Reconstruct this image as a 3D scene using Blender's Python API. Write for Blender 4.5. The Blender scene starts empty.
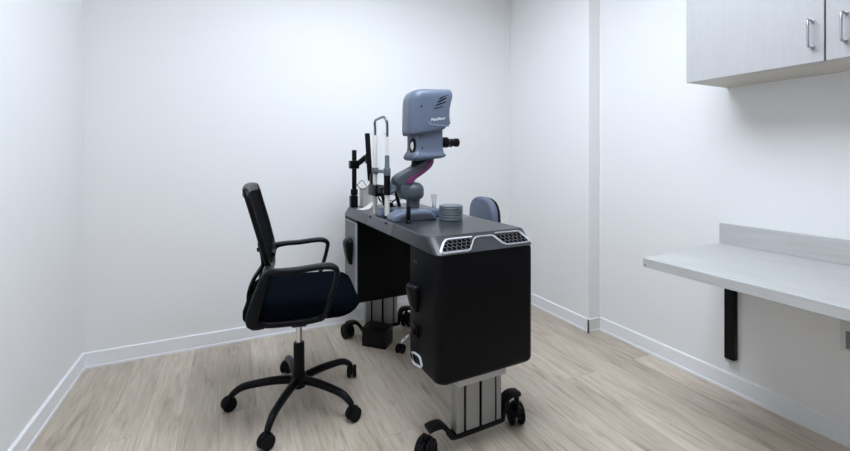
import bpy, bmesh, math, random
from mathutils import Vector, Matrix

random.seed(7)
C = bpy.context.scene.collection
PI = math.pi
sc = bpy.context.scene

# ------------------------------------------------------------------ materials
MATS = {}


def mat(name, col, rough=0.5, metal=0.0, spec=0.5, trans=0.0, ior=1.45, coat=0.0, alpha=1.0):
    m = bpy.data.materials.new(name)
    m.use_nodes = True
    b = m.node_tree.nodes['Principled BSDF']
    b.inputs['Base Color'].default_value = (*col, 1)
    b.inputs['Roughness'].default_value = rough
    b.inputs['Metallic'].default_value = metal
    b.inputs['Specular IOR Level'].default_value = spec
    b.inputs['Transmission Weight'].default_value = trans
    b.inputs['IOR'].default_value = ior
    b.inputs['Coat Weight'].default_value = coat
    b.inputs['Alpha'].default_value = alpha
    MATS[name] = m
    return m


def nodes(m):
    nt = m.node_tree
    return nt, nt.nodes, nt.links, nt.nodes['Principled BSDF']


def add_bump(m, scale, strength, dist=0.002, detail=3, stretch=(1, 1, 1)):
    nt, N, L, b = nodes(m)
    tc = N.new('ShaderNodeTexCoord')
    mp = N.new('ShaderNodeMapping')
    mp.inputs['Scale'].default_value = stretch
    nz = N.new('ShaderNodeTexNoise')
    nz.inputs['Scale'].default_value = scale
    nz.inputs['Detail'].default_value = detail
    bp = N.new('ShaderNodeBump')
    bp.inputs['Strength'].default_value = strength
    bp.inputs['Distance'].default_value = dist
    L.new(tc.outputs['Object'], mp.inputs['Vector'])
    L.new(mp.outputs['Vector'], nz.inputs['Vector'])
    L.new(nz.outputs['Fac'], bp.inputs['Height'])
    L.new(bp.outputs['Normal'], b.inputs['Normal'])
    return m


def grain(name, c1, c2, scale, stretch, rough=0.45, detail=6):
    m = mat(name, c1, rough)
    nt, N, L, b = nodes(m)
    tc = N.new('ShaderNodeTexCoord')
    mp = N.new('ShaderNodeMapping')
    mp.inputs['Scale'].default_value = stretch
    nz = N.new('ShaderNodeTexNoise')
    nz.inputs['Scale'].default_value = scale
    nz.inputs['Detail'].default_value = detail
    rp = N.new('ShaderNodeValToRGB')
    rp.color_ramp.elements[0].position = 0.35
    rp.color_ramp.elements[1].position = 0.65
    rp.color_ramp.elements[0].color = (*c2, 1)
    rp.color_ramp.elements[1].color = (*c1, 1)
    L.new(tc.outputs['Object'], mp.inputs['Vector'])
    L.new(mp.outputs['Vector'], nz.inputs['Vector'])
    L.new(nz.outputs['Fac'], rp.inputs['Fac'])
    L.new(rp.outputs['Color'], b.inputs['Base Color'])
    return m


def floor_material():
    m = mat('floor_planks', (0.4, 0.36, 0.3), 0.34, spec=0.6)
    nt, N, L, b = nodes(m)
    tc = N.new('ShaderNodeTexCoord')
    mp = N.new('ShaderNodeMapping')
    mp.inputs['Rotation'].default_value = (0, 0, PI / 2)
    mp.inputs['Location'].default_value = (0.37, 0.05, 0)
    br = N.new('ShaderNodeTexBrick')
    br.offset = 0.37
    br.offset_frequency = 3
    br.inputs['Color1'].default_value = (0.0, 0.0, 0.0, 1)
    br.inputs['Color2'].default_value = (1, 1, 1, 1)
    br.inputs['Mortar'].default_value = (0.5, 0.5, 0.5, 1)
    br.inputs['Scale'].default_value = 1.0
    br.inputs['Mortar Size'].default_value = 0.0012
    br.inputs['Mortar Smooth'].default_value = 0.2
    br.inputs['Brick Width'].default_value = 1.22
    br.inputs['Row Height'].default_value = 0.152
    L.new(tc.outputs['Object'], mp.inputs['Vector'])
    L.new(mp.outputs['Vector'], br.inputs['Vector'])
    # per-plank shift of the grain
    sx = N.new('ShaderNodeVectorMath')
    sx.operation = 'MULTIPLY_ADD'
    sx.inputs[1].default_value = (7.3, 3.1, 5.0)
    L.new(br.outputs['Color'], sx.inputs[0])
    L.new(tc.outputs['Object'], sx.inputs[2])
    mg = N.new('ShaderNodeMapping')
    mg.inputs['Scale'].default_value = (13, 1.9, 1)
    L.new(sx.outputs['Vector'], mg.inputs['Vector'])
    n1 = N.new('ShaderNodeTexNoise')
    n1.inputs['Scale'].default_value = 1.6
    n1.inputs['Detail'].default_value = 7
    n1.inputs['Roughness'].default_value = 0.62
    n1.inputs['Distortion'].default_value = 1.1
    L.new(mg.outputs['Vector'], n1.inputs['Vector'])
    mf = N.new('ShaderNodeMapping')
    mf.inputs['Scale'].default_value = (75, 5.0, 1)
    L.new(sx.outputs['Vector'], mf.inputs['Vector'])
    n2 = N.new('ShaderNodeTexNoise')
    n2.inputs['Scale'].default_value = 1.3
    n2.inputs['Detail'].default_value = 3
    L.new(mf.outputs['Vector'], n2.inputs['Vector'])
    r1 = N.new('ShaderNodeValToRGB')
    e = r1.color_ramp.elements
    e[0].position, e[0].color = 0.30, (*FLOOR_DARK, 1)
    e[1].position, e[1].color = 0.66, (*FLOOR_LIGHT, 1)
    k = r1.color_ramp.elements.new(0.46)
    k.color = (*FLOOR_MID, 1)
    L.new(n1.outputs['Fac'], r1.inputs['Fac'])
    mx = N.new('ShaderNodeMix')
    mx.data_type = 'RGBA'
    mx.blend_type = 'MULTIPLY'
    mx.inputs['Factor'].default_value = 0.42
    r2 = N.new('ShaderNodeValToRGB')
    r2.color_ramp.elements[0].position = 0.3
    r2.color_ramp.elements[0].color = (0.6, 0.58, 0.55, 1)
    r2.color_ramp.elements[1].position = 0.6
    L.new(n2.outputs['Fac'], r2.inputs['Fac'])
    L.new(r1.outputs['Color'], mx.inputs[6])
    L.new(r2.outputs['Color'], mx.inputs[7])
    # plank to plank tint
    r3 = N.new('ShaderNodeValToRGB')
    r3.color_ramp.elements[0].color = (0.80, 0.785, 0.76, 1)
    r3.color_ramp.elements[1].color = (1.06, 1.06, 1.06, 1)
    L.new(br.outputs['Color'], r3.inputs['Fac'])
    m2 = N.new('ShaderNodeMix')
    m2.data_type = 'RGBA'
    m2.blend_type = 'MULTIPLY'
    m2.inputs['Factor'].default_value = 1.0
    L.new(mx.outputs[2], m2.inputs[6])
    L.new(r3.outputs['Color'], m2.inputs[7])
    m3 = N.new('ShaderNodeMix')
    m3.data_type = 'RGBA'
    m3.inputs[7].default_value = (0.17, 0.145, 0.12, 1)
    mm = N.new('ShaderNodeMath')
    mm.operation = 'MULTIPLY'
    mm.inputs[1].default_value = 0.35
    L.new(br.outputs['Fac'], mm.inputs[0])
    L.new(mm.outputs[0], m3.inputs['Factor'])
    L.new(m2.outputs[2], m3.inputs[6])
    L.new(m3.outputs[2], b.inputs['Base Color'])
    bp = N.new('ShaderNodeBump')
    bp.inputs['Strength'].default_value = 0.12
    bp.inputs['Distance'].default_value = 0.001
    L.new(n2.outputs['Fac'], bp.inputs['Height'])
    L.new(bp.outputs['Normal'], b.inputs['Normal'])
    return m


FLOOR_DARK = (0.40, 0.335, 0.255)
FLOOR_MID = (0.58, 0.505, 0.41)
FLOOR_LIGHT = (0.66, 0.59, 0.495)
WALL = (0.83, 0.83, 0.825)

M_FLOOR = floor_material()
M_WALL = add_bump(mat('wall_paint', WALL, 0.55, spec=0.3), 260, 0.05, 0.001)
M_CEIL = add_bump(mat('ceiling_white', (0.85, 0.85, 0.85), 0.8), 120, 0.1, 0.001)
M_BASE = mat('baseboard_white', (0.86, 0.87, 0.89), 0.35)
M_VINYL = mat('corner_vinyl', (0.72, 0.71, 0.69), 0.5)
M_SEAL = mat('dark_seam', (0.08, 0.07, 0.06), 0.8)
M_CAB = grain('cabinet_laminate', (0.465, 0.468, 0.47), (0.445, 0.447, 0.447), 3.0, (22, 22, 2.5), 0.4)
M_CABIN = grain('cabinet_carcass', (0.60, 0.56, 0.50), (0.55, 0.515, 0.46), 3.0, (14, 1.5, 8), 0.5)
M_COUNTER = grain('counter_laminate', (0.525, 0.53, 0.52), (0.475, 0.48, 0.468), 3.2, (16, 1.4, 16), 0.38)
M_STEEL = mat('brushed_steel', (0.55, 0.56, 0.58), 0.28, 1.0)
M_CHROME = mat('chrome', (0.72, 0.73, 0.75), 0.12, 1.0)
M_TUBE = mat('grey_steel_tube', (0.20, 0.215, 0.24), 0.25, 1.0)
M_ALU = add_bump(mat('anodised_aluminium', (0.34, 0.345, 0.35), 0.42, 0.4), 160, 0.1, 0.0005, 2, (60, 1, 1))
M_CAP = mat('cast_aluminium', (0.46, 0.47, 0.48), 0.45, 0.3)
M_FRAME = mat('grey_trim', (0.36, 0.37, 0.39), 0.4, 0.1)
M_BLACK = mat('black_plastic', (0.004, 0.0045, 0.006), 0.32, spec=0.16)
M_BLACKSAT = add_bump(mat('black_powder_coat', (0.005, 0.005, 0.006), 0.5, spec=0.18), 400, 0.1, 0.0005)
M_RUBBER = mat('black_rubber', (0.004, 0.0045, 0.006), 0.55, spec=0.15)
M_FABRIC = add_bump(mat('black_fabric', (0.0018, 0.0028, 0.0052), 0.9, spec=0.02), 700, 0.35, 0.001)
M_MESH = add_bump(mat('black_mesh_fabric', (0.002, 0.0025, 0.004), 0.8, spec=0.05), 900, 0.5, 0.001)
M_TOP = add_bump(mat('charcoal_table_top', (0.028, 0.030, 0.034), 0.30, spec=0.45), 500, 0.08, 0.0004)
M_BODY = add_bump(mat('black_table_body', (0.0040, 0.0042, 0.0054), 0.42, spec=0.13), 500, 0.05, 0.0004)
M_TRAY_LIT = add_bump(mat('grey_tray_lit_top', (0.085, 0.09, 0.10), 0.3), 500, 0.08, 0.0004)
M_SIDE_REFL = mat('side_wall_reflection', (0.16, 0.165, 0.175), 0.45)  # grey stands for the left wall reflected in the dark plastic
M_SILVER = mat('silver_trim', (0.66, 0.67, 0.71), 0.35, 0.15)
M_GRILL = mat('grey_mesh_wire', (0.085, 0.085, 0.09), 0.45)
M_HOLE = mat('black_recess', (0.003, 0.003, 0.004), 0.9, spec=0.03)
M_SLATE = add_bump(mat('slate_grey_plastic', (0.105, 0.132, 0.188), 0.33), 600, 0.06, 0.0004)
M_SLATE_D = mat('dark_slate_plastic', (0.062, 0.075, 0.088), 0.42)
M_SLATE_L = mat('light_slate_plastic', (0.19, 0.225, 0.29), 0.32)
M_MAGENTA = mat('magenta_plastic', (0.15, 0.022, 0.115), 0.38)
M_WHITE = mat('white_plastic', (0.72, 0.70, 0.66), 0.4)
M_LETTER = mat('white_lettering', (0.78, 0.80, 0.86), 0.5)
M_LENS = mat('pale_lens', (0.75, 0.76, 0.77), 0.08)
M_CLEAR = mat('clear_acrylic', (0.97, 0.985, 0.99), 0.03, trans=1.0, ior=1.05, spec=0.3)
M_VIAL = mat('clear_plastic', (0.93, 0.96, 0.97), 0.12, trans=0.9, ior=1.3)
M_STOOL = add_bump(mat('slate_vinyl', (0.115, 0.145, 0.205), 0.42), 300, 0.1, 0.0006)
M_DISC = mat('grey_disc_plastic', (0.105, 0.13, 0.145), 0.4)
M_DISC_D = mat('grey_disc_groove', (0.055, 0.065, 0.075), 0.6)
M_PAPER = mat('white_paper', (0.92, 0.92, 0.92), 0.5)
M_BOXW = mat('off_white_card', (0.60, 0.58, 0.56), 0.6)
M_OUTLET = mat('outlet_white', (0.70, 0.70, 0.70), 0.4)
M_OUTLET_D = mat('outlet_grey', (0.20, 0.20, 0.21), 0.5)
M_SCREEN = mat('dark_screen', (0.006, 0.006, 0.008), 0.15)

LAMP_STRENGTH = 13.2
m = bpy.data.materials.new('lamp_diffuser')
m.use_nodes = True
nt = m.node_tree
for n in list(nt.nodes):
    nt.nodes.remove(n)
em = nt.nodes.new('ShaderNodeEmission')
em.inputs['Color'].default_value = (0.817, 0.885, 1.0, 1)
em.inputs['Strength'].default_value = LAMP_STRENGTH
ou = nt.nodes.new('ShaderNodeOutputMaterial')
nt.links.new(em.outputs[0], ou.inputs['Surface'])
M_LAMP = m

# ------------------------------------------------------------------ mesh helpers
OFF = {}


class MB:
    """collects shapes, then links them as ONE mesh object"""

    def __init__(self):
        self.bm = bmesh.new()
        self.mats = []
        self.mi = 0

    def use(self, m):
        if m not in self.mats:
            self.mats.append(m)
        self.mi = self.mats.index(m)
        return self

    def _take(self, sub, mtx=None):
        if mtx is not None:
            bmesh.ops.transform(sub, matrix=mtx, verts=sub.verts)
        bmesh.ops.recalc_face_normals(sub, faces=sub.faces)
        for f in sub.faces:
            f.material_index = self.mi
        me = bpy.data.meshes.new('tmp')
        sub.to_mesh(me)
        sub.free()
        self.bm.from_mesh(me)
        bpy.data.meshes.remove(me)
        return self

    def box(self, x0, x1, y0, y1, z0, z1, bev=0.0, seg=2, mtx=None):
        b = bmesh.new()
        bmesh.ops.create_cube(b, size=1)
        bmesh.ops.scale(b, vec=(x1 - x0, y1 - y0, z1 - z0), verts=b.verts)
        bmesh.ops.translate(b, vec=((x0 + x1) / 2, (y0 + y1) / 2, (z0 + z1) / 2), verts=b.verts)
        if bev > 0:
            bmesh.ops.bevel(b, geom=list(b.edges), offset=bev, segments=seg, profile=0.5, affect='EDGES', clamp_overlap=True)
        return self._take(b, mtx)

    def prism(self, pts, axis, a, c, bev=0.0, seg=2, mtx=None, bev_ang=50):
        """polygon extruded along an axis: 'z' -> pts are (x,y); 'y' -> (x,z); 'x' -> (y,z)"""
        b = bmesh.new()

        def P(p, t):
            if axis == 'z':
                return (p[0], p[1], t)
            if axis == 'y':
                return (p[0], t, p[1])
            return (t, p[0], p[1])
        v0 = [b.verts.new(P(p, a)) for p in pts]
        v1 = [b.verts.new(P(p, c)) for p in pts]
        b.faces.new(v0)
        b.faces.new(v1[::-1])
        n = len(pts)
        for i in range(n):
            j = (i + 1) % n
            b.faces.new((v0[j], v0[i], v1[i], v1[j]))
        bmesh.ops.recalc_face_normals(b, faces=b.faces)
        if bev > 0:
            ed = [e for e in b.edges if len(e.link_faces) == 2 and e.calc_face_angle() > math.radians(bev_ang)]
            bmesh.ops.bevel(b, geom=ed, offset=bev, segments=seg, profile=0.5, affect='EDGES', clamp_overlap=True)
        return self._take(b, mtx)

    def lathe(self, prof, seg=24, mtx=None):
        """profile of (radius, z) turned about z"""
        b = bmesh.new()
        rings = []
        for r, z in prof:
            if r < 1e-6:
                rings.append([b.verts.new((0, 0, z))])
            else:
                rings.append([b.verts.new((r * math.cos(2 * PI * i / seg), r * math.sin(2 * PI * i / seg), z)) for i in range(seg)])
        for k in range(len(rings) - 1):
            A, B = rings[k], rings[k + 1]
            for i in range(seg):
                j = (i + 1) % seg
                if len(A) == 1 and len(B) == 1:
                    continue
                if len(A) == 1:
                    b.faces.new((A[0], B[i], B[j]))
                elif len(B) == 1:
                    b.faces.new((A[j], A[i], B[0]))
                else:
                    b.faces.new((A[i], A[j], B[j], B[i]))
        for R in (rings[0], rings[-1]):
            if len(R) > 1:
                b.faces.new(R)
        return self._take(b, mtx)

    def cyl(self, p0, p1, r, seg=20, bev=0.0):
        p0, p1 = Vector(p0), Vector(p1)
        h = (p1 - p0).length
        q = (p1 - p0).to_track_quat('Z', 'Y').to_matrix().to_4x4()
        mt = Matrix.Translation(p0) @ q
        if bev > 0:
            pr = [(0, 0), (r - bev, 0), (r - bev * 0.3, bev * 0.3), (r, bev), (r, h - bev), (r - bev * 0.3, h - bev * 0.3), (r - bev, h), (0, h)]
        else:
            pr = [(0, 0), (r, 0), (r, h), (0, h)]
        return self.lathe(pr, seg, mt)

    def tube(self, path, ra, rb=None, seg=12, side=None, power=2.0, closed=False, mtx=None):
        """sweep along a path; ra = half width along 'side', rb = half width across; lists allowed"""
        P = [Vector(p) for p in path]
        n = len(P)
        RA = ra if isinstance(ra, (list, tuple)) else [ra] * n
        rb = RA if rb is None else rb
        RB = rb if isinstance(rb, (list, tuple)) else [rb] * n
        b = bmesh.new()
        rings = []
        prev = None
        for i in range(n):
            if closed:
                t = (P[(i + 1) % n] - P[i - 1])
            else:
                t = P[min(i + 1, n - 1)] - P[max(i - 1, 0)]
            t.normalize()
            if side is not None:
                s = Vector(side)
                s = (s - t * s.dot(t)).normalized()
            elif prev is None:
                a = Vector((0, 0, 1)) if abs(t.z) < 0.9 else Vector((1, 0, 0))
                s = t.cross(a).normalized()
            else:
                s = (prev - t * prev.dot(t)).normalized()
            prev = s
            w = t.cross(s)
            ring = []
            for k in range(seg):
                a = 2 * PI * k / seg
                c, d = math.cos(a), math.sin(a)
                c = math.copysign(abs(c) ** (2 / power), c)
                d = math.copysign(abs(d) ** (2 / power), d)
                ring.append(b.verts.new(P[i] + s * (c * RA[i]) + w * (d * RB[i])))
            rings.append(ring)
        for i in range(n if closed else n - 1):
            A, B = rings[i], rings[(i + 1) % n]
            for k in range(seg):
                l = (k + 1) % seg
                b.faces.new((A[k], A[l], B[l], B[k]))
        if not closed:
            b.faces.new(rings[0][::-1])
            b.faces.new(rings[-1])
        return self._take(b, mtx)

    def grid(self, fn, nu, nv, thick, mtx=None):
        """a curved panel of real thickness: fn(u,v) -> (point, normal)"""
        b = bmesh.new()
        F, B = [], []
        for i in range(nu + 1):
            rf, rb = [], []
            for j in range(nv + 1):
                p, nrm = fn(i / nu, j / nv)
                p, nrm = Vector(p), Vector(nrm).normalized()
                rf.append(b.verts.new(p + nrm * thick / 2))
                rb.append(b.verts.new(p - nrm * thick / 2))
            F.append(rf)
            B.append(rb)
        for i in range(nu):
            for j in range(nv):
                b.faces.new((F[i][j], F[i + 1][j], F[i + 1][j + 1], F[i][j + 1]))
                b.faces.new((B[i][j], B[i][j + 1], B[i + 1][j + 1], B[i + 1][j]))
        for i in range(nu):
            for j in (0, nv):
                b.faces.new((F[i][j], B[i][j], B[i + 1][j], F[i + 1][j]))
        for j in range(nv):
            for i in (0, nu):
                b.faces.new((F[i][j], F[i][j + 1], B[i][j + 1], B[i][j]))
        return self._take(b, mtx)

    def build(self, name, material=None, parent=None, loc=None, smooth=True, ang=38, rotz=0.0):
        me = bpy.data.meshes.new(name)
        off = Vector(OFF[parent.name]) if parent is not None else Vector(loc or (0, 0, 0))
        if off.length > 0 and rotz == 0.0:
            bmesh.ops.translate(self.bm, vec=-off, verts=self.bm.verts)
        self.bm.to_mesh(me)
        self.bm.free()
        if smooth:
            me.polygons.foreach_set('use_smooth', [True] * len(me.polygons))
            me.set_sharp_from_angle(angle=math.radians(ang))
        if self.mats:
            for mm_ in self.mats:
                me.materials.append(mm_)
        else:
            me.materials.append(material)
        o = bpy.data.objects.new(name, me)
        C.objects.link(o)
        if parent is not None:
            o.parent = parent
            OFF[o.name] = OFF[parent.name]
        else:
            o.location = loc or (0, 0, 0)
            o.rotation_euler = (0, 0, rotz)
            OFF[o.name] = tuple(loc or (0, 0, 0))
        return o


def tag(o, label=None, cat=None, group=None, kind=None):
    if label:
        o['label'] = label
    if cat:
        o['category'] = cat
    if group:
        o['group'] = group
    if kind:
        o['kind'] = kind
    return o


def thing(name, label, cat, loc=(0, 0, 0), rotz=0.0, group=None, local=False):
    """an Empty at the thing's base; part meshes are given in world space unless local"""
    o = bpy.data.objects.new(name, None)
    o.empty_display_size = 0.1
    C.objects.link(o)
    o.location = loc
    o.rotation_euler = (0, 0, rotz)
    OFF[o.name] = (0, 0, 0) if local else tuple(loc)
    return tag(o, label, cat, group)


def copy_tree(o, parent=None):
    c = o.copy()
    C.objects.link(c)
    OFF[c.name] = OFF[o.name]
    if parent is not None:
        c.parent = parent
    for ch in list(o.children):
        copy_tree(ch, c)
    return c


def rrect(x0, x1, y0, y1, r, n=6):
    """rounded rectangle; r = one radius or four (at x1y1, x0y1, x0y0, x1y0)"""
    R = r if isinstance(r, (list, tuple)) else [r] * 4
    pts = []
    for (cx, cy, a0), q in zip(((x1, y1, 0), (x0, y1, 90), (x0, y0, 180), (x1, y0, 270)), R):
        sx = -1 if cx == x1 else 1
        sy = -1 if cy == y1 else 1
        if q <= 0:
            pts.append((cx, cy))
            continue
        for k in range(n + 1):
            a = math.radians(a0 + 90 * k / n)
            pts.append((cx + sx * q + q * math.cos(a), cy + sy * q + q * math.sin(a)))
    return pts


def smooth_path(pts, n=6):
    """Catmull-Rom through the points"""
    P = [Vector(p) for p in pts]
    out = []
    for i in range(len(P) - 1):
        p0 = P[max(i - 1, 0)]
        p1, p2 = P[i], P[i + 1]
        p3 = P[min(i + 2, len(P) - 1)]
        for k in range(n):
            t = k / n
            out.append(0.5 * ((2 * p1) + (p2 - p0) * t + (2 * p0 - 5 * p1 + 4 * p2 - p3) * t * t + (3 * p1 - p0 - 3 * p2 + p3) * t ** 3))
    out.append(P[-1])
    return out


def interp(vals, n=6):
    return [v.x for v in smooth_path([(v, 0, 0) for v in vals], n)]


# ------------------------------------------------------------------ the room
X0, X1, Y0, Y1, ZC = -0.742, 2.235, -1.10, 2.812, 2.60
PX, PY = 2.135, 1.965          # the boxed-out corner


def struct(name, mb, m, **k):
    o = mb.build(name, m, smooth=False, **k)
    o['kind'] = 'structure'
    return o


T = 0.08
struct('floor', MB().box(X0 - T, X1 + T, Y0 - T, Y1 + T, -0.1, 0), M_FLOOR)
struct('ceiling', MB().box(X0 - T, X1 + T, Y0 - T, Y1 + T, ZC, ZC + 0.1), M_CEIL)
struct('wall_left', MB().box(X0 - T, X0, Y0, Y1, 0, ZC), M_WALL)
struct('wall_back', MB().box(X0 - T, X1 + T, Y1, Y1 + T, 0, ZC), M_WALL)
struct('wall_right', MB().box(X1, X1 + T, Y0, Y1, 0, ZC), M_WALL)
struct('wall_front', MB().box(X0 - T, X1 + T, Y0 - T, Y0, 0, ZC), M_WALL)
struct('wall_corner', MB().box(PX, X1, PY, Y1, 0, ZC, 0.003, 1), M_WALL)

M_ADDED_DOOR = grain('added_door_wood', (0.16, 0.11, 0.075), (0.11, 0.075, 0.05), 2.5, (14, 1, 1.2), 0.45)
dr = struct('added_dark_door', MB().box(0.20, 1.12, Y0, Y0 + 0.04, 0.0, 2.10, 0.003, 1), M_ADDED_DOOR)  # unseen dark door, added to cut light bouncing back from behind the camera
hd_ = MB()
hd_.cyl((1.05, Y0 + 0.04, 1.0), (1.05, Y0 + 0.085, 1.0), 0.012, 16)
hd_.cyl((1.055, Y0 + 0.085, 1.0), (0.93, Y0 + 0.085, 1.0), 0.009, 16, 0.002)
OFF['added_dark_door'] = (0, 0, 0)
hd_.build('handle', M_STEEL, dr)
BH, BT = 0.088, 0.012


def bprof(s):
    # cross-section: distance off the wall (s = side) against height
    return [(0, 0), (s * (BT + 0.004), 0), (s * (BT + 0.004), 0.012), (s * BT, 0.016), (s * BT, BH - 0.004), (s * (BT - 0.005), BH), (0, BH)]


def bb(name, axis, wall, s, a, c, m=M_BASE):
    pr = [(wall + p[0], p[1]) for p in bprof(s)]
    o = struct(name, MB().prism(pr, axis, a, c), m)
    return o


bb('baseboard_left', 'y', X0, 1, Y0, Y1 - BT)
bb('baseboard_back', 'x', Y1, -1, X0, PX)
bb('baseboard_corner', 'y', PX, -1, PY - 0.0, Y1 - BT)
bb('baseboard_return', 'x', PY, -1, PX - BT, X1 - BT, M_VINYL)
bb('baseboard_right', 'y', X1, -1, Y0, PY - BT)
struct('trim_1', MB().box(PX - BT - 0.0055, PX - BT - 0.004, PY - 0.018, PY - 0.004, 0, BH, 0), M_SEAL)

# ceiling lights (above the frame, they light the room)


def ceiling_light(x, y, label, sx=0.60, sy=1.2):
    t = thing('ceiling_light', label, 'ceiling light', (x, y, ZC))
    f = MB()
    w = 0.03
    for (a, b_, c, d) in ((-sx / 2 - w, sx / 2 + w, -sy / 2 - w, -sy / 2), (-sx / 2 - w, sx / 2 + w, sy / 2, sy / 2 + w),
                          (-sx / 2 - w, -sx / 2, -sy / 2, sy / 2), (sx / 2, sx / 2 + w, -sy / 2, sy / 2)):
        f.box(x + a, x + b_, y + c, y + d, ZC - 0.025, ZC, 0.002, 1)
    f.build('frame', M_BASE, t)
    MB().box(x - sx / 2, x + sx / 2, y - sy / 2, y + sy / 2, ZC - 0.018, ZC - 0.006).build('diffuser', M_LAMP, t)
    return t


ceiling_light(0.68, 1.28, 'large flat white panel light in the ceiling over the instrument table', 1.2, 1.2)

# ------------------------------------------------------------------ wall cabinet
CX, CZ = 1.912, 1.505          # door front plane, underside
CY1, CYS, CY2 = 1.187, 0.697, 0.205
cab = thing('wall_cabinet', 'pale grey laminate wall cabinet with two doors mounted high on the right wall', 'cabinet', (X1, (CY1 + CY2) / 2, CZ))
c = MB()
c.box(CX + 0.020, X1, CY2, CY1, CZ, CZ + 0.018)
c.box(CX + 0.020, X1, CY2, CY1, CZ + 0.742, CZ + 0.76)
c.box(CX + 0.020, X1, CY1 - 0.018, CY1, CZ + 0.018, CZ + 0.742)
c.box(CX + 0.020, X1, CY2, CY2 + 0.018, CZ + 0.018, CZ + 0.742)
c.box(X1 - 0.01, X1, CY2 + 0.018, CY1 - 0.018, CZ + 0.018, CZ + 0.742)
c.build('carcass', M_CABIN, cab)
for (ya, yb, hy) in ((CYS + 0.002, CY1, 0.733), (CY2, CYS - 0.002, 0.644)):
    d = MB().box(CX, CX + 0.019, ya, yb, CZ - 0.001, CZ + 0.76, 0.0015, 1).build('door', M_CAB, cab)
    h = MB()
    zt, zb = 1.662, 1.555
    h.tube(smooth_path([(CX, hy, zt - 0.006), (CX - 0.022, hy, zt - 0.004), (CX - 0.030, hy, zt - 0.014), (CX - 0.031, hy, (zt + zb) / 2),
                        (CX - 0.030, hy, zb + 0.014), (CX - 0.022, hy, zb + 0.004), (CX, hy, zb + 0.006)], 5), 0.0045, seg=10)
    for zz in (zt - 0.006, zb + 0.006):
        h.cyl((CX - 0.004, hy, zz), (CX + 0.001, hy, zz), 0.0075, 14)
    h.build('handle', M_STEEL, d)

# ------------------------------------------------------------------ counter
KX, KZ = 1.590, 0.728
KY1, KY2 = 1.186, -0.60
ct = thing('counter', 'long pale grey laminate counter fixed to the right wall below the cabinet', 'counter', (X1, 0.3, KZ - 0.038))
MB().prism([(KX, KY2), (X1, KY2), (X1, 1.210), (KX, 1.172)], 'z', KZ - 0.038, KZ, 0.0015, 1).build('worktop', M_COUNTER, ct)
MB().box(X1 - 0.019, X1, KY2, 1.212, KZ, KZ + 0.100, 0.0012, 1).build('backsplash', M_COUNTER, ct)
sc_ = MB()
sc_.cyl((KX + 0.0, 1.160, KZ - 0.028), (KX - 0.0012, 1.160, KZ - 0.028), 0.0028, 12)
sc_.build('screw_cap', M_SEAL, ct)
bk = thing('counter_bracket', 'black steel bracket on the right wall holding up the counter', 'bracket', (X1, 1.166, 0.15))
b = MB()
b.box(X1 - 0.030, X1, 1.138, 1.184, 0.165, KZ - 0.038, 0.002, 1)
b.build('upright', M_BLACKSAT, bk)
MB().box(1.80, X1 - 0.038, 1.141, 1.181, KZ - 0.078, KZ - 0.038, 0.002, 1).build('arm', M_BLACKSAT, bk)
MB().box(X1 - 0.030, X1, 1.142, 1.180, 0.150, 0.165, 0.003, 2).build('end_tab', M_STEEL, bk)

# ------------------------------------------------------------------ wall outlet
ol = thing('wall_outlet', 'white wall outlet plate on the right wall under the counter', 'outlet', (X1, 0.730, 0.38))
MB().box(X1 - 0.006, X1, 0.693, 0.767, 0.378, 0.497, 0.003, 2).build('cover_plate', M_OUTLET, ol)
if True:
    r = MB().prism(rrect(0.711, 0.749, 0.390, 0.462, 0.003), 'x', X1 - 0.0085, X1 - 0.005, 0.001, 1).build('socket', M_OUTLET_D, ol)

# ------------------------------------------------------------------ instrument table
TX0, TX1, TY0, TY1 = 0.680, 1.140, 1.330, 2.590
TZ = 0.850
TC = ((TX0 + TX1) / 2, (TY0 + TY1) / 2)
tb = thing('instrument_table', 'black motorised instrument table on castors in the middle of the room', 'table', (TC[0], TC[1], 0))

# the top: bevelled slab, deep slope at both short ends
s = MB()


def ring(b, x0, x1, y0, y1, z, r):
    return [b.verts.new((p[0], p[1], z)) for p in rrect(x0, x1, y0, y1, r, 7)]


def loft(mb, rings):
    b = bmesh.new()
    R = [ring(b, *q) for q in rings]
    for A, B in zip(R[:-1], R[1:]):
        n = len(A)
        for i in range(n):
            j = (i + 1) % n
            b.faces.new((A[i], A[j], B[j], B[i]))
    b.faces.new(R[0][::-1])
    b.faces.new(R[-1])
    return mb._take(b)


def top_section(y0, y1, e0, e1, mtl, name, parent):
    """part of the table top between y0 and y1; e0/e1 = sloped end there"""
    mb = MB()
    s0 = 0.083 if e0 else 0.0
    s1 = 0.06 if e1 else 0.0
    x = (TX0 - 0.002, TX1 + 0.001)
    rc = ([0.006, 0.006, 0.036, 0.030] if e0 else [0.036, 0.036, 0.006, 0.006] if e1 else 0.0005)
    rt = [0.006, 0.006, 0.030, 0.012] if e0 else [0.012, 0.030, 0.006, 0.006] if e1 else 0.0005
    loft(mb, [(x[0] + 0.002, x[1] - 0.003, y0 + (0.002 if e0 else 0), y1 - (0.004 if e1 else 0), TZ - 0.058, rc),
              (x[0], x[1], y0, y1, TZ - 0.054, rc),
              (x[0] + 0.009, x[1] + 0.012, y0 + s0, y1 - s1, TZ - 0.004, rt),
              (x[0] + 0.014, x[1] + 0.007, y0 + s0 + (0.006 if e0 else 0), y1 - s1 - (0.006 if e1 else 0), TZ, rt)])
    return mb.build(name, mtl, parent, ang=25)


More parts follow.
